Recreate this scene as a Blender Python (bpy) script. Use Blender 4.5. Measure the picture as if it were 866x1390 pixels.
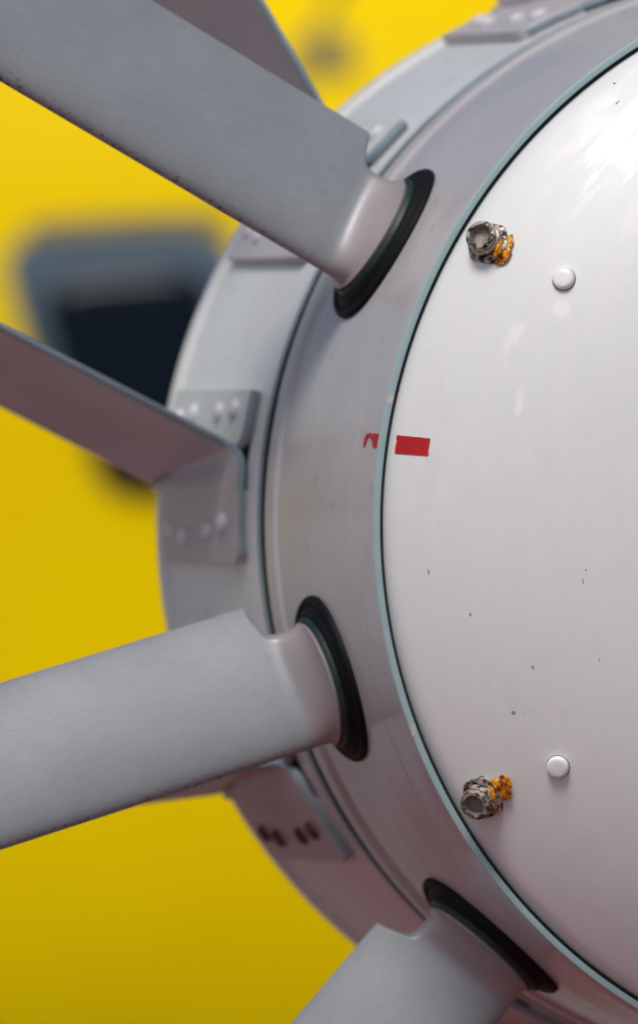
import bpy, bmesh, math, random
from mathutils import Vector, Matrix, noise
random.seed(7)
R = math.radians
S = 0.25            # hub radius in metres; lengths below are in hub radii
EYE = 1.6           # height of the hub axis above the ground
scene = bpy.context.scene
for o in list(bpy.data.objects): bpy.data.objects.remove(o)

# ---------------------------------------------------------------- camera
AZ, EL, ROLL, DIST, FPX, YAW, PIT = 0.36, 0.00091, 0.0167, 10.0, 7473.95, -0.10776, -0.00059
pos = Vector((-math.sin(AZ)*math.cos(EL), -math.cos(AZ)*math.cos(EL), math.sin(EL)))*DIST*S
a_ = AZ+YAW
fw = Vector((math.sin(a_)*math.cos(PIT), math.cos(a_)*math.cos(PIT), math.sin(PIT)))
rt = fw.cross(Vector((0, 0, 1))).normalized(); up = rt.cross(fw)
r2 = rt*math.cos(ROLL)+up*math.sin(ROLL); u2 = up*math.cos(ROLL)-rt*math.sin(ROLL)
cd = bpy.data.cameras.new('camera'); cam = bpy.data.objects.new('camera', cd)
scene.collection.objects.link(cam); scene.camera = cam
M = Matrix((r2, u2, -fw)).transposed().to_4x4(); M.translation = pos+Vector((0, 0, EYE))
cam.matrix_world = M
cd.sensor_fit = 'VERTICAL'; cd.sensor_height = 36; cd.lens = FPX/1390*36
cd.clip_start = .1; cd.clip_end = 5000
cd.dof.use_dof = True; cd.dof.focus_distance = 2.40; cd.dof.aperture_fstop = 6.8

# ---------------------------------------------------------------- light
SUN_EL, SUN_AZ = R(56), R(213)      # azimuth measured clockwise from +Y; the camera looks about +Y
w = bpy.data.worlds.new('World'); scene.world = w; w.use_nodes = True
nt = w.node_tree; bg = nt.nodes['Background']
sky = nt.nodes.new('ShaderNodeTexSky'); sky.sky_type = 'NISHITA'; sky.sun_disc = False
sky.sun_elevation = SUN_EL; sky.sun_rotation = SUN_AZ; sky.dust_density = 3.0; sky.ozone_density = 1.0; sky.air_density = 1.0
nt.links.new(sky.outputs[0], bg.inputs[0]); bg.inputs[1].default_value = 0.09
sd = bpy.data.lights.new('sun', 'SUN'); sd.energy = 2.35; sd.angle = R(20); sd.color = (1, .96, .91)
so = bpy.data.objects.new('sun', sd); scene.collection.objects.link(so)
sdir = Vector((math.sin(SUN_AZ)*math.cos(SUN_EL), math.cos(SUN_AZ)*math.cos(SUN_EL), math.sin(SUN_EL)))
so.rotation_euler = sdir.to_track_quat('Z', 'Y').to_euler(); so.location = (0, 0, 8)
scene.view_settings.view_transform = 'Standard'; scene.view_settings.look = 'None'
scene.view_settings.exposure = -0.2; scene.view_settings.gamma = 1.0
scene.view_settings.use_curve_mapping = False

# ---------------------------------------------------------------- helpers
C = scene.collection
def obj(name, verts, faces, mat, parent=None, uv=None, smooth=True, sharp=35, scale=S, recalc=True):
    me = bpy.data.meshes.new(name)
    me.from_pydata([tuple(Vector(v)*scale) for v in verts], [], faces)
    bm = bmesh.new(); bm.from_mesh(me); bm.verts.ensure_lookup_table()
    if uv is not None:
        L = bm.loops.layers.uv.new('UVMap')
        for f in bm.faces:
            for l in f.loops: l[L].uv = uv[l.vert.index]
    if recalc: bmesh.ops.recalc_face_normals(bm, faces=bm.faces)
    for f in bm.faces: f.smooth = smooth
    if smooth:
        for e in bm.edges:
            if len(e.link_faces) == 2 and e.calc_face_angle(0) > R(sharp): e.smooth = False
    bm.to_mesh(me); bm.free()
    me.materials.append(mat)
    o = bpy.data.objects.new(name, me); C.objects.link(o)
    if parent: o.parent = parent
    return o
def empty(name, loc, label, cat, rotz=0, group=None):
    o = bpy.data.objects.new(name, None); C.objects.link(o); o.empty_display_size = .1
    o.location = loc; o.rotation_euler = (0, 0, rotz)
    o['label'] = label; o['category'] = cat
    if group: o['group'] = group
    return o
def grid_faces(nu, nv, wrap_u=False, wrap_v=False, off=0):
    F = []
    for i in range(nu if wrap_u else nu-1):
        for j in range(nv if wrap_v else nv-1):
            a = i*nv+j; b = ((i+1) % nu)*nv+j; c = ((i+1) % nu)*nv+(j+1) % nv; d = i*nv+(j+1) % nv
            F.append((off+a, off+b, off+c, off+d))
    return F
def hubpt(th, r, y):            # th degrees above the left horizontal
    t = R(th); return Vector((-r*math.cos(t), y, r*math.sin(t)))
def revolve(name, prof, mat, parent, n=480, skip=None, closed=False, sharp=35):
    V = []; UV = []
    acc = [0]
    for k in range(1, len(prof)): acc.append(acc[-1]+math.hypot(prof[k][0]-prof[k-1][0], prof[k][1]-prof[k-1][1]))
    for i in range(n):
        th = -180+360*i/n
        for k, (y, r) in enumerate(prof):
            V.append(hubpt(th, r, y)); UV.append((th/360*6.28, y))
    F = grid_faces(n, len(prof), True, closed)
    if skip:
        F = [f for f in F if not skip(sum((V[i] for i in f), Vector())/4)]
    return obj(name, V, F, mat, parent, UV, sharp=sharp)
def fine(pts, step):
    out = []
    for a, b in zip(pts, pts[1:]):
        n = max(1, int(math.hypot(b[0]-a[0], b[1]-a[1])/step))
        for k in range(n): out.append((a[0]+(b[0]-a[0])*k/n, a[1]+(b[1]-a[1])*k/n))
    return out+[pts[-1]]
def interp(x, xs, ys):
    if x <= xs[0]: return ys[0]
    for a, b, c, d in zip(xs, xs[1:], ys, ys[1:]):
        if x <= b: return c+(d-c)*(x-a)/(b-a)
    return ys[-1]

# ---------------------------------------------------------------- materials
class NM:
    def __init__(s, name):
        s.m = bpy.data.materials.new(name); s.m.use_nodes = True; s.t = s.m.node_tree
        s.b = s.t.nodes['Principled BSDF']
    def n(s, ty, **k):
        x = s.t.nodes.new(ty)
        for a, v in k.items(): setattr(x, a, v)
        return x
    def l(s, a, b): s.t.links.new(a, b)
    def val(s, i, v): s.b.inputs[i].default_value = v
    def coord(s, kind='Object', scale=(1, 1, 1)):
        tc = s.n('ShaderNodeTexCoord'); mp = s.n('ShaderNodeMapping'); mp.inputs['Scale'].default_value = scale
        s.l(tc.outputs[kind], mp.inputs[0]); return mp.outputs[0]
    def noise(s, vec, scale, detail=4, rough=.55):
        x = s.n('ShaderNodeTexNoise'); x.inputs['Scale'].default_value = scale; x.inputs['Detail'].default_value = detail
        x.inputs['Roughness'].default_value = rough; s.l(vec, x.inputs['Vector']); return x.outputs['Fac']
    def ramp(s, fac, stops):
        x = s.n('ShaderNodeValToRGB'); e = x.color_ramp.elements
        while len(e) < len(stops): e.new(.5)
        for q, (p, c) in zip(e, stops):
            q.position = p; q.color = (c, c, c, 1) if isinstance(c, (int, float)) else (*c, 1)
        s.l(fac, x.inputs[0]); return x.outputs[0]
    def mix(s, fac, a, b, blend='MIX'):
        x = s.n('ShaderNodeMix', data_type='RGBA', blend_type=blend)
        for i, v in ((0, fac), (6, a), (7, b)):
            if hasattr(v, 'links'): s.l(v, x.inputs[i])
            elif isinstance(v, (int, float)): x.inputs[i].default_value = v
            else: x.inputs[i].default_value = (*v, 1)
        return x.outputs[2]
    def math(s, op, a, b=0, c=None):
        x = s.n('ShaderNodeMath', operation=op)
        for i, v in enumerate((a, b) if c is None else (a, b, c)):
            if hasattr(v, 'links'): s.l(v, x.inputs[i])
            else: x.inputs[i].default_value = v
        return x.outputs[0]
    def bump(s, h, strength, dist=.0005):
        x = s.n('ShaderNodeBump'); x.inputs['Strength'].default_value = strength; x.inputs['Distance'].default_value = dist
        s.l(h, x.inputs['Height']); s.l(x.outputs[0], s.b.inputs['Normal'])

def plain(name, col, rough=.5, metal=0, var=.12, nscale=40, bump=.15, coat=0):
    k = NM(name); v = k.coord()
    f = k.noise(v, nscale)
    c2 = tuple(x*(1-var*2) for x in col)
    k.l(k.mix(k.ramp(f, [(.35, 0), (.65, 1)]), c2, col), k.b.inputs['Base Color'])
    k.val('Roughness', rough); k.val('Metallic', metal); k.val('Coat Weight', coat)
    if bump: k.bump(k.noise(v, nscale*6), bump)
    return k.m

def cap_material():
    k = NM('white_cap_paint'); v = k.coord()
    n1 = k.noise(v, 7, 5); n2 = k.noise(v, 45, 6, .6)
    base = k.mix(k.ramp(n1, [(.35, 0), (.7, 1)]), (.76, .775, .78), (.81, .825, .83))
    base = k.mix(k.math('MULTIPLY', k.ramp(n2, [(.55, 0), (.8, 1)]), .22), base, (.55, .53, .52))
    # tiny specks of dirt
    sp = k.n('ShaderNodeTexVoronoi'); sp.inputs['Scale'].default_value = 34; k.l(v, sp.inputs['Vector'])
    gate = k.noise(v, 11, 2)
    thr = k.math('MULTIPLY', k.ramp(gate, [(.50, 0), (.64, 1)]), .062)
    sm = k.math('LESS_THAN', sp.outputs['Distance'], thr)
    base = k.mix(k.math('MULTIPLY', sm, .75), base, (.14, .12, .12))
    # wiped streaks running round the rim (brighter, glossier wax)
    st = k.noise(k.coord('UV', (3.0, 22, 1)), 2.2, 5, .6)
    wipe = k.ramp(st, [(.47, 0), (.60, 1)])
    base = k.mix(k.math('MULTIPLY', wipe, .35), base, (.84, .825, .81))
    # bright streaks left of the plug: a highlight painted into the base colour
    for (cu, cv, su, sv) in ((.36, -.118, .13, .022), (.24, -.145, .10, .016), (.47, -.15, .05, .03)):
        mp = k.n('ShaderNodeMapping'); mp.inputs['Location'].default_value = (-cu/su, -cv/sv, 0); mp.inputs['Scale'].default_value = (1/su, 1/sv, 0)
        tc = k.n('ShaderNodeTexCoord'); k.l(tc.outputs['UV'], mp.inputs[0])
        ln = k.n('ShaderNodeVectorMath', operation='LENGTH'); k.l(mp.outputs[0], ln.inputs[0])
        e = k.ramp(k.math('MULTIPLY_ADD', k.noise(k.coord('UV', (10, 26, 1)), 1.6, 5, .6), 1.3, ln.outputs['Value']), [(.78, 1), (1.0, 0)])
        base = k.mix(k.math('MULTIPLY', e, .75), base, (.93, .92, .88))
    k.l(base, k.b.inputs['Base Color'])
    rg = k.math('MULTIPLY_ADD', wipe, -.14, k.math('MULTIPLY_ADD', n2, .18, .38))
    k.l(rg, k.b.inputs['Roughness']); k.val('Coat Weight', .35); k.l(k.math('MULTIPLY_ADD', wipe, -.14, k.math('MULTIPLY_ADD', n1, .15, .48)), k.b.inputs['Coat Roughness'])
    k.bump(k.math('ADD', k.math('MULTIPLY', n2, .5), k.noise(v, 330, 3)), .10, .0004)
    return k.m
def ring_material(name, c1, c2, rough=.38, stain_and_reflection=True):
    k = NM(name); v = k.coord()
    n1 = k.noise(v, 9, 5); n2 = k.noise(k.coord('UV', (2, 60, 1)), 2.0, 5, .6); n3 = k.noise(v, 90, 5)
    base = k.mix(k.ramp(n1, [(.35, 0), (.68, 1)]), c1, c2)
    base = k.mix(k.math('MULTIPLY', k.ramp(n2, [(.5, 0), (.66, 1)]), .22), base, tuple(min(1, x*1.25) for x in c2))
    base = k.mix(k.math('MULTIPLY', k.ramp(n3, [(.62, 0), (.74, 1)]), .35), base, (.2, .19, .2))
    if stain_and_reflection:
        st = k.ramp(k.noise(k.coord('UV', (9, 28, 1)), 1.3, 4), [(.60, 0), (.72, 1)])
        base = k.mix(k.math('MULTIPLY', st, .16), base, (.62, .42, .10))
    if stain_and_reflection:
        for (cu, cv, su, sv) in ((.012, .50, .030, .012), (.10, .485, .035, .010)):  # yellow reflections painted into the ring colour
            mp = k.n('ShaderNodeMapping'); mp.inputs['Location'].default_value = (-cu/su, -cv/sv, 0); mp.inputs['Scale'].default_value = (1/su, 1/sv, 0)
            tc = k.n('ShaderNodeTexCoord'); k.l(tc.outputs['UV'], mp.inputs[0])
            ln = k.n('ShaderNodeVectorMath', operation='LENGTH'); k.l(mp.outputs[0], ln.inputs[0])
            e = k.ramp(k.math('MULTIPLY_ADD', k.noise(k.coord('UV', (30, 60, 1)), 1.5, 3), .8, ln.outputs['Value']), [(.55, 1), (1.0, 0)])
            base = k.mix(k.math('MULTIPLY', e, .55), base, (.62, .36, .06))
    k.l(base, k.b.inputs['Base Color'])
    k.l(k.math('MULTIPLY_ADD', n1, .2, rough-.1), k.b.inputs['Roughness'])
    k.val('Coat Weight', .55); k.val('Coat Roughness', .14)
    k.bump(k.noise(v, 260, 3), .06, .0004)
    return k.m
def blade_material():
    k = NM('grey_blade_paint'); v = k.coord('UV')
    gr = k.noise(k.coord('UV', (5, 60, 1)), 5, 7, .7)       # grain along the span
    bl = k.noise(v, 7, 4); fi = k.noise(k.coord(), 420, 3)
    base = k.mix(k.ramp(bl, [(.3, 0), (.7, 1)]), (.28, .30, .32), (.325, .345, .365))
    base = k.mix(k.math('MULTIPLY', k.ramp(gr, [(.44, 0), (.66, 1)]), .38), base, (.20, .215, .245))
    base = k.mix(k.math('MULTIPLY', k.ramp(fi, [(.5, 0), (.8, 1)]), .35), base, (.34, .36, .39))
    # paint chipped away along the leading edge
    sep = k.n('ShaderNodeSeparateXYZ'); k.l(v, sep.inputs[0])
    c = sep.outputs[1]
    band = k.math('SMOOTH_MIN', 1, 1, .1)
    near = k.n('ShaderNodeMapRange'); near.inputs['From Min'].default_value = .072; near.inputs['From Max'].default_value = .114
    k.l(c, near.inputs['Value'])
    ch = k.noise(k.coord('UV', (1, 1.6, 1)), 95, 5, .7)
    lim = k.math('MULTIPLY_ADD', near.outputs[0], -.225, .80)
    chip = k.math('GREATER_THAN', ch, lim)
    base = k.mix(k.math('MULTIPLY', chip, .85), base, (.05, .035, .03))
    rootm = k.n('ShaderNodeMapRange'); rootm.inputs['From Min'].default_value = 1.118; rootm.inputs['From Max'].default_value = 1.085
    k.l(sep.outputs[0], rootm.inputs['Value'])
    base = k.mix(rootm.outputs[0], base, (.36, .315, .33))  # pinker root: red reflection painted into the base colour
    k.l(base, k.b.inputs['Base Color']); k.l(k.math('MULTIPLY_ADD', rootm.outputs[0], -.02, .44), k.b.inputs['Roughness']); k.val('Metallic', .2)
    k.bump(k.math('ADD', gr, k.math('MULTIPLY', fi, .6)), .16, .0003)
    return k.m
def yellow_material():
    k = NM('yellow_fuselage_paint'); v = k.coord()
    f = k.noise(v, 1.6, 3)
    k.l(k.mix(k.ramp(f, [(.3, 0), (.7, 1)]), (.90, .62, .0), (.95, .68, .0)), k.b.inputs['Base Color'])
    k.val('Roughness', .5); k.val('Specular IOR Level', .04)
    return k.m
def concrete_material():
    k = NM('pale_concrete_apron'); v = k.coord()
    f = k.noise(v, 1.0, 6); g = k.noise(v, 70, 4)
    b = k.mix(f, (.24, .25, .26), (.31, .32, .33))
    k.l(k.mix(k.math('MULTIPLY', g, .3), b, (.2, .2, .2)), k.b.inputs['Base Color']); k.val('Roughness', .85)
    k.bump(g, .3, .003)
    return k.m
def bounce_pad_material():
    k = NM('red_bounce_pad'); v = k.coord()
    f = k.noise(v, 1.2, 6); g = k.noise(v, 60, 4)
    b = k.mix(f, (.15, .022, .023), (.20, .032, .031))
    k.l(k.mix(k.math('MULTIPLY', g, .3), b, (.12, .02, .02)), k.b.inputs['Base Color']); k.val('Roughness', .9)
    k.bump(g, .3, .004)
    return k.m

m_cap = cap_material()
m_ring = ring_material('hub_ring_paint', (.45, .43, .44), (.54, .52, .53))
m_house = ring_material('housing_paint', (.66, .67, .675), (.74, .755, .755), .42, False)
m_vane = plain('vane_paint', (.50, .475, .50), .38, 0, .06, 20, .1)
m_vedge = plain('bracket_edge_sealant', (.25, .33, .38), .5, 0, .1, 30, .1)
m_bracket = plain('bracket_paint', (.60, .64, .62), .4, 0, .05, 40, .1)
m_darkrivet = plain('dark_red_rivet', (.12, .04, .038), .5, 0, .2, 60, .1)  # darker red-brown rivet colour
m_rivet = plain('rivet_paint', (.66, .67, .70), .25, 0, .08, 60, .1)
m_blade = blade_material()
m_trim = plain('teal_edge_sealant', (.27, .41, .43), .45, 0, .10, 60, .12)
def trim_material():
    k = NM('teal_edge_sealant_worn'); v = k.coord('UV', (1, .25, 1)); o = k.coord()
    n = k.noise(o, 60, 4); c = k.noise(v, 17, 3, .7); d = k.noise(o, 35, 3, .7)
    base = k.mix(n, (.29, .42, .43), (.37, .50, .51))
    base = k.mix(k.ramp(c, [(.66, 0), (.67, 1)]), base, (.30, .31, .33))
    base = k.mix(k.ramp(d, [(.68, 0), (.70, 1)]), base, (.60, .55, .47))
    k.l(base, k.b.inputs['Base Color']); k.val('Roughness', .5); k.bump(n, .2); return k.m
m_trim = trim_material()
m_chip = plain('chipped_sealant', (.40, .41, .42), .6, 0, .2, 90, .2)
m_black = plain('black_rubber', (.004, .005, .006), .6, 0, .2, 60, .3); m_black.node_tree.nodes['Principled BSDF'].inputs['Specular IOR Level'].default_value = .18
m_green = plain('green_primer_ring', (.006, .035, .029), .5, 0, .2, 60, .2)
m_gap = plain('dark_gap_sealant', (.02, .03, .035), .6, 0, .2, 60, .2)
m_red = plain('red_marking_tape', (.55, .006, .012), .45, 0, .12, 90, .2)
m_button = plain('white_plug_paint', (.88, .88, .88), .35, 0, .02, 90, .08, .2)
m_yellow = yellow_material(); m_bounce_pad = bounce_pad_material()
m_glass = NM('dark_window_glass'); m_glass.val('Base Color', (.002, .006, .013, 1)); m_glass.val('Roughness', .12); m_glass.val('Specular IOR Level', .12); m_glass = m_glass.m
m_frame = plain('grey_window_frame', (.055, .095, .135), .5, 0, .05, 10, 0)
m_olive = plain('olive_patch_paint', (.30, .21, .01), .6, 0, .1, 10, 0)
m_dark = plain('dark_fitting', (.015, .015, .02), .6, 0, .1, 10, 0)
def nut_material():
    k = NM('worn_nut_metal'); v = k.coord()
    n = k.noise(v, 330, 5, .65)
    k.l(k.ramp(n, [(.40, (.03, .022, .018)), (.47, (.17, .13, .10)), (.52, (.44, .39, .34)), (.75, (.58, .54, .48))]), k.b.inputs['Base Color'])
    k.l(k.ramp(n, [(.4, .75), (.6, .35)]), k.b.inputs['Roughness']); k.val('Metallic', .35); k.bump(n, .2, .0003); return k.m
m_nut = nut_material()
m_bore = plain('stud_bore_metal', (.34, .30, .27), .5, .3, .2, 500, .3)
def seal_material():
    k = NM('orange_sealant'); v = k.coord(); n = k.noise(v, 190, 4, .6)
    k.l(k.ramp(n, [(.38, (.10, .025, .004)), (.46, (.40, .11, .006)), (.54, (.80, .34, .008)), (.68, (.75, .50, .03))]), k.b.inputs['Base Color'])
    k.val('Roughness', .3); k.val('Subsurface Weight', .1); k.val('Subsurface Radius', (.002, .001, .0005)); k.bump(n, .25, .0005); return k.m
m_seal = seal_material()

# ---------------------------------------------------------------- the setting
g = obj('ground', [(-400, -400, 0), (400, -400, 0), (400, 400, 0), (-400, 400, 0)], [(0, 1, 2, 3)], concrete_material(), scale=1, smooth=False)
g['kind'] = 'structure'
pad = obj('bounce_pad', [(-1.5+4.6*math.cos(R(a)), -.2+4.6*math.sin(R(a)), .004) for a in range(0, 360, 5)]+[(-1.5, -.2, .004)], [(k, (k+1) % 72, 72) for k in range(72)], m_bounce_pad, scale=1, smooth=False)  # unseen red disc, added to bounce red light onto the hub
pad['kind'] = 'structure'

# ---------------------------------------------------------------- stator: fixed gearbox housing with its vanes
HUB = (0, 0, EYE)
stator = empty('fan_stator', HUB, 'pale grey fixed fan housing behind the rotor with riveted slanting vanes', 'fan stator')
hp = [(.706, .93), (.706, 1.032), (.7065, 1.0385), (.710, 1.0440), (.716, 1.0460), (.72, 1.0465)]
hp += [(y, 1.0465+(y-.72)*.0715) for y in (.80, .95, 1.1, 1.25, 1.30)]
hp += [(1.302, 1.094), (1.306, 1.0965), (1.345, 1.0985), (1.355, 1.096), (1.36, 1.088), (1.36, .95)]
housing = revolve('housing_shell', hp, m_house, stator)
revolve('end_plate', [(1.352, .97), (1.352, .6), (1.40, .5), (1.42, .02)], m_house, stator, 96)
revolve('joint_seal', [(.640, .985), (.698, .985), (.7050, .995), (.7052, 1.0414)], m_black, stator, 480)
revolve('edge_sealant', [(.7048, 1.0410), (.7048, 1.0440), (.7070, 1.0466), (.7110, 1.0474), (.7150, 1.0468)], m_vedge, stator, 480)
def rs_house(y): return 1.0465+(y-.72)*.0715

DTH = 360/11
def patch(th0, th1, y0, y1, lift, thick, rad, name, parent, mat, corner, side_mat=None):
    """plate bent to the housing: rounded corners where asked (corner = set of (th end, y end))"""
    pts = []
    degr = math.degrees(rad/1.06)
    def arc(ct, cy, a0, a1):
        for k in range(7):
            a = R(a0+(a1-a0)*k/6); pts.append((ct+degr*math.sin(a), cy+rad*math.cos(a)))
    # order: (th hi, y lo) -> (th hi, y hi) -> (th lo, y hi) -> (th lo, y lo)
    for th, y, sg, sy in ((th1, y0, 1, -1), (th1, y1, 1, 1), (th0, y1, -1, 1), (th0, y0, -1, -1)):
        if (sg, sy) in corner:
            ct, cy = th-sg*degr, y-sy*rad
            seq = [R(90*k/6) for k in range(7)]
            q = [(ct+sg*degr*math.sin(a), cy+sy*rad*math.cos(a)) for a in seq]
            if sg*sy > 0: q.reverse()
            if (sg, sy) in ((1, 1), (-1, -1)): pass
            pts += q
        else: pts.append((th, y))
    # densify long runs in theta
    out = []
    for (a, b), (c, d) in zip(pts, pts[1:]+pts[:1]):
        n = max(1, int(abs(c-a)/1.0))
        for k in range(n): out.append((a+(c-a)*k/n, b+(d-b)*k/n))
    n = len(out); ct = sum(p[0] for p in out)/n; cy = sum(p[1] for p in out)/n
    V = []; bev = thick*.25
    def ringpts(h, sh):
        for th, y in out:
            f = 1-sh
            V.append(hubpt(ct+(th-ct)*f, rs_house(cy+(y-cy)*f)+h, cy+(y-cy)*f))
    ringpts(lift-.004, 0); ringpts(lift+thick-bev, 0); ringpts(lift+thick, .02)
    F = []
    for L in range(2):
        for k in range(n): F.append((L*n+k, L*n+(k+1) % n, (L+1)*n+(k+1) % n, (L+1)*n+k))
    # top: rings shrinking to the centre so that it follows the curve
    base = 2
    for sh in (.05, .35, .7):
        ringpts(lift+thick, sh)
    for L in (2, 3, 4):
        for k in range(n): F.append((L*n+k, L*n+(k+1) % n, (L+1)*n+(k+1) % n, (L+1)*n+k))
    V.append(hubpt(ct, rs_house(cy)+lift+thick, cy)); c = len(V)-1
    for k in range(n): F.append((5*n+k, 5*n+(k+1) % n, c))
    return obj(name, V, F, mat, parent)
def edge_band(pts, name, parent, mat, rad=.0075):
    """rounded bead of sealant along a polyline of 3-D points"""
    return tube(name, pts, rad, mat, parent)
def tube(name, pts, rad, mat, parent, n=10, scale=S):
    V = []; F = []
    pts = [Vector(p) for p in pts]
    for i, p in enumerate(pts):
        t = (pts[min(i+1, len(pts)-1)]-pts[max(i-1, 0)]).normalized()
        a = t.orthogonal().normalized() if i == 0 else (a-t*a.dot(t)).normalized()
        b = t.cross(a)
        for k in range(n):
            an = 2*math.pi*k/n; V.append(p+(a*math.cos(an)+b*math.sin(an))*rad)
    F = grid_faces(len(pts), n, False, True)
    F.append(tuple(range(n))); F.append(tuple(range((len(pts)-1)*n, len(pts)*n)))
    return obj(name, V, F, mat, parent, scale=scale)

LEAN = 18.8
def dome(name, center, normal, rad, h, mat, parent, n=20, prof=None):
    nrm = normal.normalized(); a = nrm.orthogonal().normalized(); b = nrm.cross(a)
    prof = prof or [(1.0, -.15), (1.0, .12), (.96, .38), (.84, .68), (.62, .88), (.34, .97), (.05, 1.0)]
    V = []
    for (q, z) in prof:
        for k in range(n):
            an = 2*math.pi*k/n
            V.append(center+(a*math.cos(an)+b*math.sin(an))*rad*q+nrm*h*z)
    F = grid_faces(len(prof), n, False, True); F.append(tuple(range((len(prof)-1)*n, len(prof)*n)))
    return obj(name, V, F, mat, parent)
# prototype vane built at offset 0 (the vane whose brackets sit just above the left horizontal)
LOW = []
def make_vane():
    root = None
    th0 = 6.9
    L = R(th0+LEAN)
    d = Vector((-math.cos(L), 0, math.sin(L))); nr = Vector((math.sin(L), 0, math.cos(L)))   # nr: upper side
    base = hubpt(th0, 1.085, 0)
    YF, YR, T = .850, 1.335, .016
    drop = .078
    # bent sheet: vane running in along -d, then curving down into the lower bracket
    V = []; UV = []
    ss = [1.05, .8, .6, .4, .25, .15, .08, .04, .015, 0]
    path = []
    for s in ss: path.append(('v', s))
    # curved bend to the lower flange: bezier from base to surface point th=3.6
    tail = []
    p0 = base; p3 = hubpt(2.0, rs_house(.9)+.0132, 0)
    t3 = (hubpt(1.0, rs_house(.9)+.0132, 0)-p3).normalized()
    p1 = p0-d*.030; p2 = p3-t3*.038
    for k in range(1, 9):
        t = k/8; tail.append(p0*(1-t)**3+p1*3*t*(1-t)**2+p2*3*t*t*(1-t)+p3*t**3)
    ny = 9
    rows = []
    for _, s in path: rows.append((base+d*s, nr, s, 1.0))
    prev = base
    for i, p in enumerate(tail):
        nxt = tail[i+1] if i+1 < len(tail) else p+t3*.02
        tt = (nxt-prev).normalized(); nn = Vector((-tt.z, 0, tt.x));
        if nn.dot(nr) < 0: nn = -nn
        rows.append((p, nn, -.01*(i+1), 1-(i+1)/8)); prev = p
    for p, nn, s, f in rows:
        # front edge runs forward to the bracket front with a concave fillet
        yf = YF if f > .999 and s > .03 else interp(f, [0, .45, .8, 1.0], [.779, .785, .81, YF])
        for j in range(ny):
            v = j/(ny-1); y = yf+(YR-yf)*v
            camber = .010*math.sin(math.pi*v)*f
            q = Vector((p.x, y, p.z))-nr*(drop*v*min(1, f))+nr*camber + Vector((p.x, 0, p.z)).normalized()*((y-.9)*.0715*(1-max(0, f)))
            V.append((q, nn))
    n1 = len(rows)
    VV = [q+nn*T/2 for q, nn in V]+[q-nn*T/2 for q, nn in V]
    F = grid_faces(n1, ny)+[tuple(reversed(f)) for f in grid_faces(n1, ny, off=n1*ny)]
    o = n1*ny
    for i in range(n1-1):
        F.append((i*ny, (i+1)*ny, o+(i+1)*ny, o+i*ny)); F.append((i*ny+ny-1, (i+1)*ny+ny-1, o+(i+1)*ny+ny-1, o+i*ny+ny-1))
    for j in range(ny-1):
        F.append((j, j+1, o+j+1, o+j)); e = (n1-1)*ny; F.append((e+j, e+j+1, o+e+j+1, o+e+j))
    root = obj('stator_vane', VV, F, m_vane, stator)
    # bead along the front edge of the vane and down the bracket
    fr = [V[i*ny][0] for i in range(n1)]
    bead = [p+Vector((0, -.0015, 0)) for p in fr] + [hubpt(t, rs_house(.78)+.012, .7765) for t in (1.0, -1, -3, -4.3)]
    tube('edge_bead', bead, .0066, m_vedge, root)
    # black patch standing in for the deep shade between the two brackets
    patch(4.6, 7.4, .79, .90, .0005, .004, .02, 'slot_shade', root, m_black, {(-1, -1), (1, -1)})
    # lower bracket
    patch(-5.25, 2.2, .775, 1.262, .0015, .0195, .030, 'bracket', root, m_vane, {(-1, -1)})
    # upper bracket
    patch(6.8, 12.6, .775, 1.262, .0015, .0195, .045, 'bracket', root, m_bracket, {(-1, -1)})
    ub = [hubpt(t, rs_house(.78)+.013, .7740) for t in (12.5, 12, 10.5, 9.25)]
    for k in range(1, 8):
        a = R(90*k/7); ub.append(hubpt(9.2-2.43*math.sin(a), rs_house(.79)+.013, .820-.045*math.cos(a)))
    ub += [hubpt(6.75, rs_house(.9)+.010, y) for y in (.86, .98)]
    tube('bracket_bead', ub, .0095, m_vedge, root)
    for k_, (y, t) in enumerate(((1.206, 9.55), (1.115, 10.0), (.952, 10.2), (.856, 10.45), (1.195, -1.95), (1.118, -2.45), (.955, -1.95), (.862, -1.15))):
        c = hubpt(t, rs_house(y)+.020, y)
        rv = dome('rivet', c, hubpt(t, 1, 0), [.0200, .0210][k_ % 2], .0130, m_rivet, root, 18)
        if t < 3: LOW.append(rv)
    return root
vane0 = make_vane()
kids = list(vane0.children)
for k in range(1, 11):
    c = vane0.copy(); C.objects.link(c); c.parent = stator; c.rotation_euler = (0, R(DTH*k-(.5 if k == 1 else .4 if k == 10 else 0)), 0)
    for q in kids:
        e = q.copy(); C.objects.link(e); e.parent = c
        if k == 10 and q in LOW:
            e.material_slots[0].link = 'OBJECT'; e.material_slots[0].material = m_darkrivet

# ---------------------------------------------------------------- rotor
rotor = empty('fan_rotor', HUB, 'white domed fan hub with grey blades in black rubber grommets', 'fan rotor')
BLADES = [29.0, 80, 112, 143, 178, -150, -118, -84, -48.9, -17.1]
YC = .38; RHO = .1565
ringp = [(.657, .93), (.657, 1.043), (.6555, 1.0460), (.652, 1.0475), (.645, 1.0477), (.600, 1.0455), (.592, 1.0445), (.589, 1.0405), (.586, 1.0385)]
ringp_b = [(.586, 1.0385), (.50, 1.0372), (.38, 1.0330), (.26, 1.0270), (.128, 1.0180)]
ringp_c = [(.126, 1.0175), (.123, 1.0188), (.120, 1.0193), (.116, 1.0190), (.06, 1.0160), (.006, 1.0128), (.002, 1.0122)]
def rs_ring(y): return interp(y, [p[0] for p in reversed(ringp_b)], [p[1] for p in reversed(ringp_b)])
prof = ringp+fine(ringp_b, .012)[1:]+ringp_c
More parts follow.
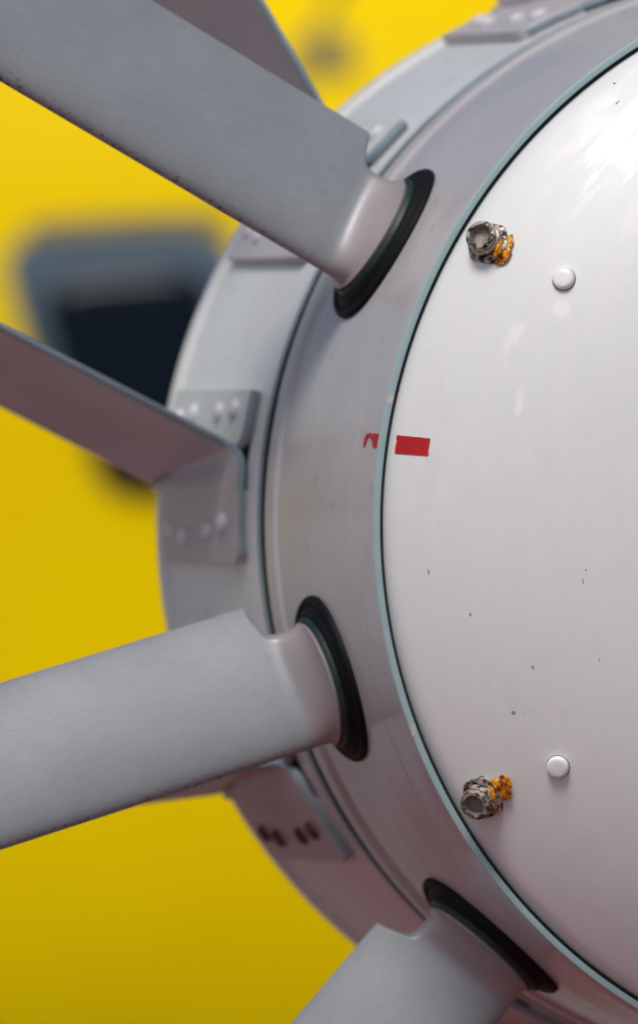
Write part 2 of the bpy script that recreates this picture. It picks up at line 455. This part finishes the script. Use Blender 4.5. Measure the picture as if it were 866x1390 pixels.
def in_hole(c):
    if not .2 < c.y < .6: return False
    th = math.degrees(math.atan2(c.z, -c.x))
    for b in BLADES:
        dt = (th-b+180) % 360-180
        if abs(dt) < 12:
            u = math.sin(R(dt))*math.hypot(c.x, c.z)
            if math.hypot(u, c.y-YC) < RHO*.93: return True
    return False
ring = revolve('hub_ring', prof, m_ring, rotor, 900, in_hole, sharp=50)
revolve('rim_strip', [(.002, 1.0122), (-.0005, 1.0112), (-.0012, 1.0102), (-.0012, 1.0005), (0, .9995), (.012, .9990)], m_trim, rotor, 720)
revolve('rim_gap_seal', [(.012, 1.0), (.012, .985)], m_gap, rotor, 360)
# cap profile
N = 150; CR = .9915
rr = [CR*k/N for k in range(N+1)]
til = [R(interp(r, [0, .4, .65, .85, .965, CR-.012, CR], [0, 9, 20, 33, 42, 46, 80])) for r in rr]
yy = [0.0]
for k in range(1, N+1): yy.append(yy[-1]+math.tan(min((til[k]+til[k-1])/2, 1.25))*(rr[k]-rr[k-1]))
yy = [y-yy[-1]+.006 for y in yy]
def cap_y(r): return interp(r, rr, yy)
def cap_n(r, th):
    t = interp(r, rr, til); q = hubpt(th, 1, 0)
    return (q*math.sin(t)+Vector((0, -math.cos(t), 0))).normalized()
def cap_pt(r, th, h=0): return hubpt(th, r, cap_y(r))+cap_n(r, th)*h
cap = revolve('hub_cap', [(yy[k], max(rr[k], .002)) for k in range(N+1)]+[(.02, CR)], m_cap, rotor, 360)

# ---- grommets, collars and blades
def make_blade():
    """built for angle 0 (pointing to -X); copies are turned about the hub axis"""
    rad = Vector((-1, 0, 0)); td = Vector((0, 0, -1)); fr = Vector((0, -1, 0))
    B = R(15)
    kc = td*math.cos(B)+fr*math.sin(B); kn = fr*math.cos(B)-td*math.sin(B)
    ax = Vector((0, YC, 0))
    nphi = 96
    # blade body sections: (s, te, le, half thickness, blend 0 round .. 1 airfoil)
    secs = [(1.020, -.114, .114, .114, 0), (1.0545, -.114, .114, .114, 0), (1.0575, -.1165, .1165, .1165, 0), (1.0592, -.1168, .1168, .1165, 0), (1.0602, -.1155, .1155, .1135, 0),
            (1.0610, -.1140, .1140, .107, .01), (1.0625, -.1125, .1128, .098, .03), (1.0655, -.1110, .1115, .087, .07), (1.070, -.1100, .1108, .0755, .13), (1.076, -.1095, .1105, .0640, .22),
            (1.084, -.1095, .1105, .0530, .36), (1.092, -.1100, .1108, .0440, .54), (1.100, -.1110, .1112, .0370, .76), (1.108, -.1130, .1115, .0325, .93), (1.116, -.1155, .1117, .0310, 1), (1.1215, -.119, .1118, .0305, 1), (1.126, -.125, .1118, .030, 1), (1.130, -.134, .1118, .030, 1),
            (1.1425, -.1715, .1118, .030, 1), (1.1435, -.1735, .1118, .030, 1), (1.147, -.1745, .1118, .030, 1)]
    secs += [(1.147+(2.02-1.147)*k/12, -.1745+.004*k/12, .1118+.012*k/12, .030-.002*k/12, 1) for k in range(1, 13)]
    V = []; UV = []
    n = 72
    for s, te, le, ht, b in secs:
        chord = le-te; mid = (le+te)/2
        for i in range(n):
            a = 2*math.pi*i/n
            # round section
            c0 = mid+chord/2*math.cos(a); n0 = ht*math.sin(a)
            # airfoil: x from 0 (leading edge) to 1 (trailing edge)
            x = (1-math.cos(a))/2
            t = 2.1*(.55*math.sqrt(max(x, 0))*(1-x)**.75+.30*x*(1-x))+.085*min(1, (1-math.cos(a))*3)*0
            c1 = le-chord*x; xg = min(1, (le-c1)/.2863)
            t = math.sqrt(max(0, 1-((.36-xg)/.36)**2)) if xg < .36 else .10+.90*max(0, math.cos((xg-.36)/.64*math.pi/2))**1.15
            t = t*ht*1.2*(min(1, max(0, (c1-te)/.014))**.5 if te > -.17 else 1)
            n1 = math.copysign(t, math.sin(a)) if abs(math.sin(a)) > 1e-6 else 0
            n1 = n1-.010*math.sin(math.pi*xg)*(1 if s > 1 else 0)
            c = c0*(1-b)+c1*b; nn = n0*(1-b)+n1*b
            V.append(rad*s+ax+kc*c+kn*nn); UV.append((s, c))
    F = grid_faces(len(secs), n, False, True); F.append(tuple(range((len(secs)-1)*n, len(secs)*n)))
    blade = obj('rotor_blade', V, F, m_blade, rotor, UV, sharp=40)
    # black rubber grommet: outer lip bent to the ring, boot sloping up to the collar
    V = []; gp = [(RHO*.90, -.03, 0), (RHO+.0005, -.004, 0), (RHO+.002, .003, 0), (RHO+.0010, .0075, 0), (RHO-.002, .0105, 0), (RHO-.006, .0115, 0), (RHO-.010, .0100, 0), (RHO-.0135, .0070, 0),
                 (.140, .0065, .30), (.134, .010, .7), (.130, .0125, 1), (.127, .0125, 1), (.1245, .0100, 1), (.122, .004, 1), (.118, -.02, 1)]
    for i in range(nphi):
        a = 2*math.pi*i/nphi
        for rho, h, pl in gp:
            u = rho*math.cos(a); y = YC+rho*math.sin(a)
            conf = math.sqrt(rs_ring(y)**2-u*u); flat = rs_ring(YC)
            V.append(Vector((-(conf*(1-pl)+flat*pl+h), y, u)))
    obj('grommet', V, grid_faces(nphi, len(gp), True), m_black, blade, sharp=60)
    V = []; cp = [(.1245, 1.02), (.1245, 1.0450), (.1238, 1.0470), (.1205, 1.0530), (.1185, 1.0545), (.1165, 1.0535), (.1150, 1.04)]
    for i in range(nphi):
        a = 2*math.pi*i/nphi
        for rho, s in cp: V.append(Vector((-s, YC+rho*math.sin(a), rho*math.cos(a))))
    obj('collar', V, grid_faces(nphi, len(cp), True), m_green, blade)
    return blade
blade0 = make_blade()
bk = list(blade0.children)
for i, th in enumerate(BLADES):
    if i == 0: b = blade0
    else:
        b = blade0.copy(); C.objects.link(b); b.parent = rotor
        for q in bk:
            e = q.copy(); C.objects.link(e); e.parent = b
    b.rotation_euler = (0, R(th), 0)

# ---- nuts with sealant, plugs, tape
def lathe_local(name, prof, n, cen, nrm, mat, parent, rot=0, poly=None, sharp=35):
    """prof: (radius, height); poly=6 gives a hexagon with slightly rounded corners"""
    nrm = nrm.normalized(); ref = Vector((0, 0, 1)); a = (ref-nrm*ref.dot(nrm)).normalized(); b = nrm.cross(a)
    V = []
    for (rd, h) in prof:
        for k in range(n):
            an = 2*math.pi*k/n+rot; q = rd
            if poly:
                m = (an-rot) % (2*math.pi/poly)-math.pi/poly
                q = min(rd/math.cos(m)*math.cos(math.pi/poly)*1.06, rd)
            V.append(cen+a*(q*math.cos(an))+b*(q*math.sin(an))+nrm*h)
    return obj(name, V, grid_faces(len(prof), n, False, True), mat, parent, sharp=sharp)
def make_nut(r, th, rot, tilt, seal, label=None):
    cen = cap_pt(r, th); nrm = (cap_n(r, th)+tilt).normalized()
    nut = lathe_local('nut', [(.0400, -.014), (.0400, .0045), (.0390, .0075), (.0350, .0090), (.0275, .0092)],
                      72, cen, nrm, m_nut, rotor, rot, 6, 28)
    lathe_local('groove', [(.0268, .006), (.0268, .0145), (.0285, .0150)], 48, cen, nrm, m_dark, nut)
    lathe_local('collar', [(.0285, .0135), (.0305, .0145), (.0312, .0165), (.0312, .0235), (.0300, .0260), (.0262, .0268)], 72, cen, nrm, m_nut, nut, rot+.4, 6, 28)
    lathe_local('groove', [(.0262, .0262), (.0262, .0290)], 48, cen, nrm, m_dark, nut)
    lathe_local('stud', [(.0262, .0282), (.0272, .0295), (.0274, .0370), (.0262, .0398), (.0245, .0405), (.0200, .0405), (.0188, .0388), (.0185, .024)], 48, cen, nrm, m_nut, nut)
    lathe_local('bore', [(.0187, .0385), (.0178, .030), (.0155, .024), (.006, .0225), (.0005, .0225)], 36, cen, nrm, m_bore, nut)
    # torn sealant: lumps hugging the nut on its right side
    ref = Vector((0, 0, 1)); a = (ref-nrm*ref.dot(nrm)).normalized(); b = nrm.cross(a)
    for k, (dx, dz, h, rx, rz, rh) in enumerate(seal):
        # dx right, dz up as seen from the front
        right = -b if (-b).x > 0 else b
        rx *= .85; rz *= .85; rh *= .8; dx *= .93
        c0 = cen+right*dx+a*dz+nrm*h
        bm = bmesh.new(); bmesh.ops.create_icosphere(bm, subdivisions=4, radius=1)
        V = []
        for v in bm.verts:
            q = v.co; s = 1+.32*noise.noise(q*1.5+Vector((k*9.1, th, 3)))+.16*noise.noise(q*3.6+Vector((k*5, 1, th)))+.05*noise.noise(q*11)
            V.append(c0+right*(q.x*rx*s)+a*(q.y*rz*s)+nrm*(q.z*rh*s))
        F = [tuple(x.index for x in f.verts) for f in bm.faces]; bm.free()
        obj('sealant', V, F, m_seal, nut, sharp=80)
    if label: nut['label'] = label
    return nut
make_nut(.953, 30.3, R(20), Vector((-.10, 0, .05)), [(.036, -.016, .001, .017, .021, .005), (.028, -.014, .012, .009, .021, .010), (.044, .000, .000, .007, .018, .003), (.030, -.034, .000, .014, .008, .003)], 'worn hex nut with orange sealant on its lower right side')
make_nut(.953, -31.2, R(50), Vector((-.12, 0, -.05)), [(.038, .016, .002, .024, .024, .007), (.026, .010, .016, .010, .020, .010), (.050, .030, .000, .014, .016, .003), (.024, -.010, .010, .009, .014, .008), (.040, .004, .000, .020, .010, .003)], 'worn hex nut with torn orange sealant on its upper right')
for r, th in ((.8253, 30.4), (.8297, -31.6)):
    dome('plug', cap_pt(r, th), cap_n(r, th), .0198, .0125, m_button, rotor, 32,
         [(1.0, -.3), (1.0, .40), (.985, .62), (.93, .80), (.84, .91), (.70, .97), (.35, 1.0), (.03, 1.0)])
    # grime line round the plug
m_grime = plain('grime', (.26, .22, .19), .7, 0, .3, 200, .1)
for r, th in ((.8253, 30.4), (.8297, -31.6)):
    lathe_local('plug_grime', [(.0212, -.004), (.0212, .0003), (.0206, .0009), (.0194, .0010)], 40, cap_pt(r, th), cap_n(r, th), m_grime, rotor)

def cap_tape():
    V = []; nu, nv = 22, 14
    for i in range(nu):
        for j in range(nv):
            u = i/(nu-1); v = j/(nv-1)
            r = .984-.0475*u; th = 8.22-1.88*v+.10*u
            if v == 1: th += .02*noise.noise(Vector((u*9, 2, 0)))
            if v == 0: th += .05*noise.noise(Vector((u*14, 5, 0)))
            if u == 1: r += .0012*noise.noise(Vector((v*4, 8, 0)))
            if u == 0: r += .001*noise.noise(Vector((v*4, 18, 0)))
            V.append(cap_pt(r, th, .0016))
    obj('marking_tape', V, grid_faces(nu, nv), m_red, rotor)
cap_tape()
def ring_tape(pts):
    pts = [(y*.82-.003, t) for y, t in pts]
    V = [hubpt(t, rs2(y)+.0014, y) for y, t in pts]
    n = len(V); V += [hubpt(t, rs2(y)-.002, y) for y, t in pts]
    F = [tuple(range(n))]+[(k, (k+1) % n, n+(k+1) % n, n+k) for k in range(n)]
    obj('marking_tape', V, F, m_red, rotor, smooth=False)
def rs2(y): return interp(y, [.002, .006, .06, .116], [1.0122, 1.0128, 1.0160, 1.0190])
ring_tape([(.010, 8.10), (.046, 8.15), (.050, 7.6), (.045, 7.2), (.040, 6.95), (.034, 6.75), (.012, 6.70)])
ring_tape([(.055, 8.18), (.088, 8.12), (.100, 7.8), (.104, 7.2), (.100, 6.8), (.092, 6.75), (.086, 7.2), (.080, 7.7), (.066, 7.9), (.060, 7.6), (.054, 7.55)])
# flecks of old paint and grease on the cap, chips of sealant on the rim
m_fleck = plain('ochre_grease', (.60, .40, .15), .6, 0, .3, 200, .1)
m_fleck2 = plain('dark_grease', (.34, .30, .28), .6, 0, .3, 200, .1)
m_fleck3 = plain('red_paint_fleck', (.35, .01, .02), .6, 0, .3, 200, .1)
def fleck(r, th, ln, wd, ang, mat):
    ln *= .75; wd *= .8
    cen = cap_pt(r, th); nrm = cap_n(r, th); a = (Vector((0, 0, 1))-nrm*nrm.z).normalized(); b = nrm.cross(a)
    V = []; n = 16
    for k in range(n):
        an = 2*math.pi*k/n; s = 1+.5*noise.noise(Vector((math.cos(an)*2, math.sin(an)*2, th)))
        x = ln*math.cos(an)*s; y = wd*math.sin(an)*s
        V.append(cen+a*(x*math.cos(ang)-y*math.sin(ang))+b*(x*math.sin(ang)+y*math.cos(ang))+nrm*.0011)
    V.append(cen+nrm*.0013)
    o = obj('fleck', V, [(k, (k+1) % n, n) for k in range(n)], mat, rotor)
for f in ((.6969, -8.9, .0065, .0014, .3, m_fleck), (.690, -7.4, .0028, .0010, .9, m_fleck), (.8037, -18.9, .0026, .0022, 0, m_fleck2), (.878, -11.2, .0036, .0020, .1, m_fleck),
          (.9319, -6.0, .0065, .0018, .2, m_fleck), (.70, -20.5, .0022, .0013, 0, m_fleck2), (.965, 56.2, .0085, .0016, -.9, m_fleck), (.972, 52.6, .0024, .0022, 0, m_fleck3), (.945, 51.2, .0065, .0008, -.6, m_fleck2),
          (.60, 20.1, .0040, .0014, -.9, m_fleck2), (.84, -24, .0012, .0009, .5, m_fleck2)): fleck(*f)

# ---------------------------------------------------------------- yellow helicopter in the distance
YAWC = a_
px = 7473.95
BD = 9.0
org = pos+fw*BD
heli = empty('yellow_helicopter', (org.x, org.y, 0), 'bright yellow helicopter fuselage standing far behind the fan, out of focus', 'helicopter', -YAWC)
def sect(x):       # half height, half depth, centre height
    k = interp(abs(x), [0, 2.2, 3.4, 4.2], [1, .97, .62, .12])
    return 1.24*k, .95*k, EYE-.14
def body_pt(x, ang):
    hh, hd, cz = sect(x); e = .72
    c, s = math.cos(ang), math.sin(ang)
    return Vector((x, .95-hd*math.copysign(abs(c)**e, c), cz+hh*math.copysign(abs(s)**e, s)))
xs = [-4.2+8.4*k/60 for k in range(61)]
V = [body_pt(x, 2*math.pi*j/72) for x in xs for j in range(72)]
obj('fuselage', V, grid_faces(61, 72, False, True)+[tuple(range(72)), tuple(range(60*72, 61*72))], m_yellow, heli, scale=1)
def on_body(x, z, lift):
    hh, hd, cz = sect(x); s = (z-cz)/hh; e = .72
    sa = min(.999, abs(s)**(1/e)); ca = math.sqrt(1-sa*sa)
    return Vector((x, .95-hd*ca**e-lift, z))
def panel(name, outline, lift, thick, mat, bulge=0, parent=None):
    n = len(outline); cx = sum(p[0] for p in outline)/n; cz = sum(p[1] for p in outline)/n
    V = [on_body(x, z, -.03) for x, z in outline]; L = 1
    for sh, b in ((0, 0), (.02, .3), (.15, .6), (.4, .85), (.7, 1)):
        V += [on_body(cx+(x-cx)*(1-sh), cz+(z-cz)*(1-sh), lift+bulge*b) for x, z in outline]; L += 1
    V.append(on_body(cx, cz, lift+bulge)); F = []
    for l in range(L-1):
        for k in range(n): F.append((l*n+k, l*n+(k+1) % n, (l+1)*n+(k+1) % n, (l+1)*n+k))
    for k in range(n): F.append(((L-1)*n+k, (L-1)*n+(k+1) % n, L*n))
    return obj(name, V, F, mat, parent or heli, scale=1)
def W(pxx, pxy, dist=BD): return ((pxx-433)/px*dist, EYE+(695-pxy)/px*dist)
def rounded(pts, r=.25, n=5):
    out = []
    m = len(pts)
    for i in range(m):
        p = Vector(pts[i]); a = Vector(pts[i-1]); b = Vector(pts[(i+1) % m])
        p1 = p+(a-p)*r; p2 = p+(b-p)*r
        for k in range(n+1):
            t = k/n; out.append(tuple(p1*(1-t)**2+p*2*t*(1-t)+p2*t*t))
    return out
fr_ = panel('window_frame', rounded([W(-5, 355), W(40, 325), W(305, 306), W(325, 450), W(310, 600), W(110, 590), W(40, 500)], .32), .012, 0, m_frame)
panel('window_pane', rounded([W(48, 392), W(272, 366), W(290, 470), W(300, 655), W(150, 655), W(75, 500)], .3), .03, 0, m_glass, .012)
panel('dark_patch', rounded([W(110, 610), W(300, 600), W(300, 680), W(150, 675)], .3), .014, 0, m_dark)  # dark patch under the window
panel('olive_patch', rounded([W(385, 35), W(465, 25), W(480, 90), W(392, 105)], .35), .006, 0, m_olive)  # dull olive patch near the top of the side
panel('olive_patch', rounded([W(30, 305), W(300, 288), W(306, 312), W(20, 335)], .3), .006, 0, m_olive)  # shading of a ledge above the window, painted on as an olive strip
panel('door_seam', [W(455, -60), W(470, -60), W(330, 230), W(315, 230)], .004, 0, m_dark)
for sx in (-1, 1):
    for sg in (-1, 1):
        tube('skid_leg', [(sx*1.2, .95, .55), (sx*1.2, .95+sg*.7, .48), (sx*1.2, .95+sg*1.05, .28), (sx*1.2, .95+sg*1.15, .05)], .04, m_dark, heli, scale=1)
for sg in (-1, 1):
    tube('skid', [(-2.3, .95+sg*1.15, .18), (-2.1, .95+sg*1.15, .06), (-1.8, .95+sg*1.15, .04), (2.0, .95+sg*1.15, .04)], .04, m_dark, heli, scale=1)
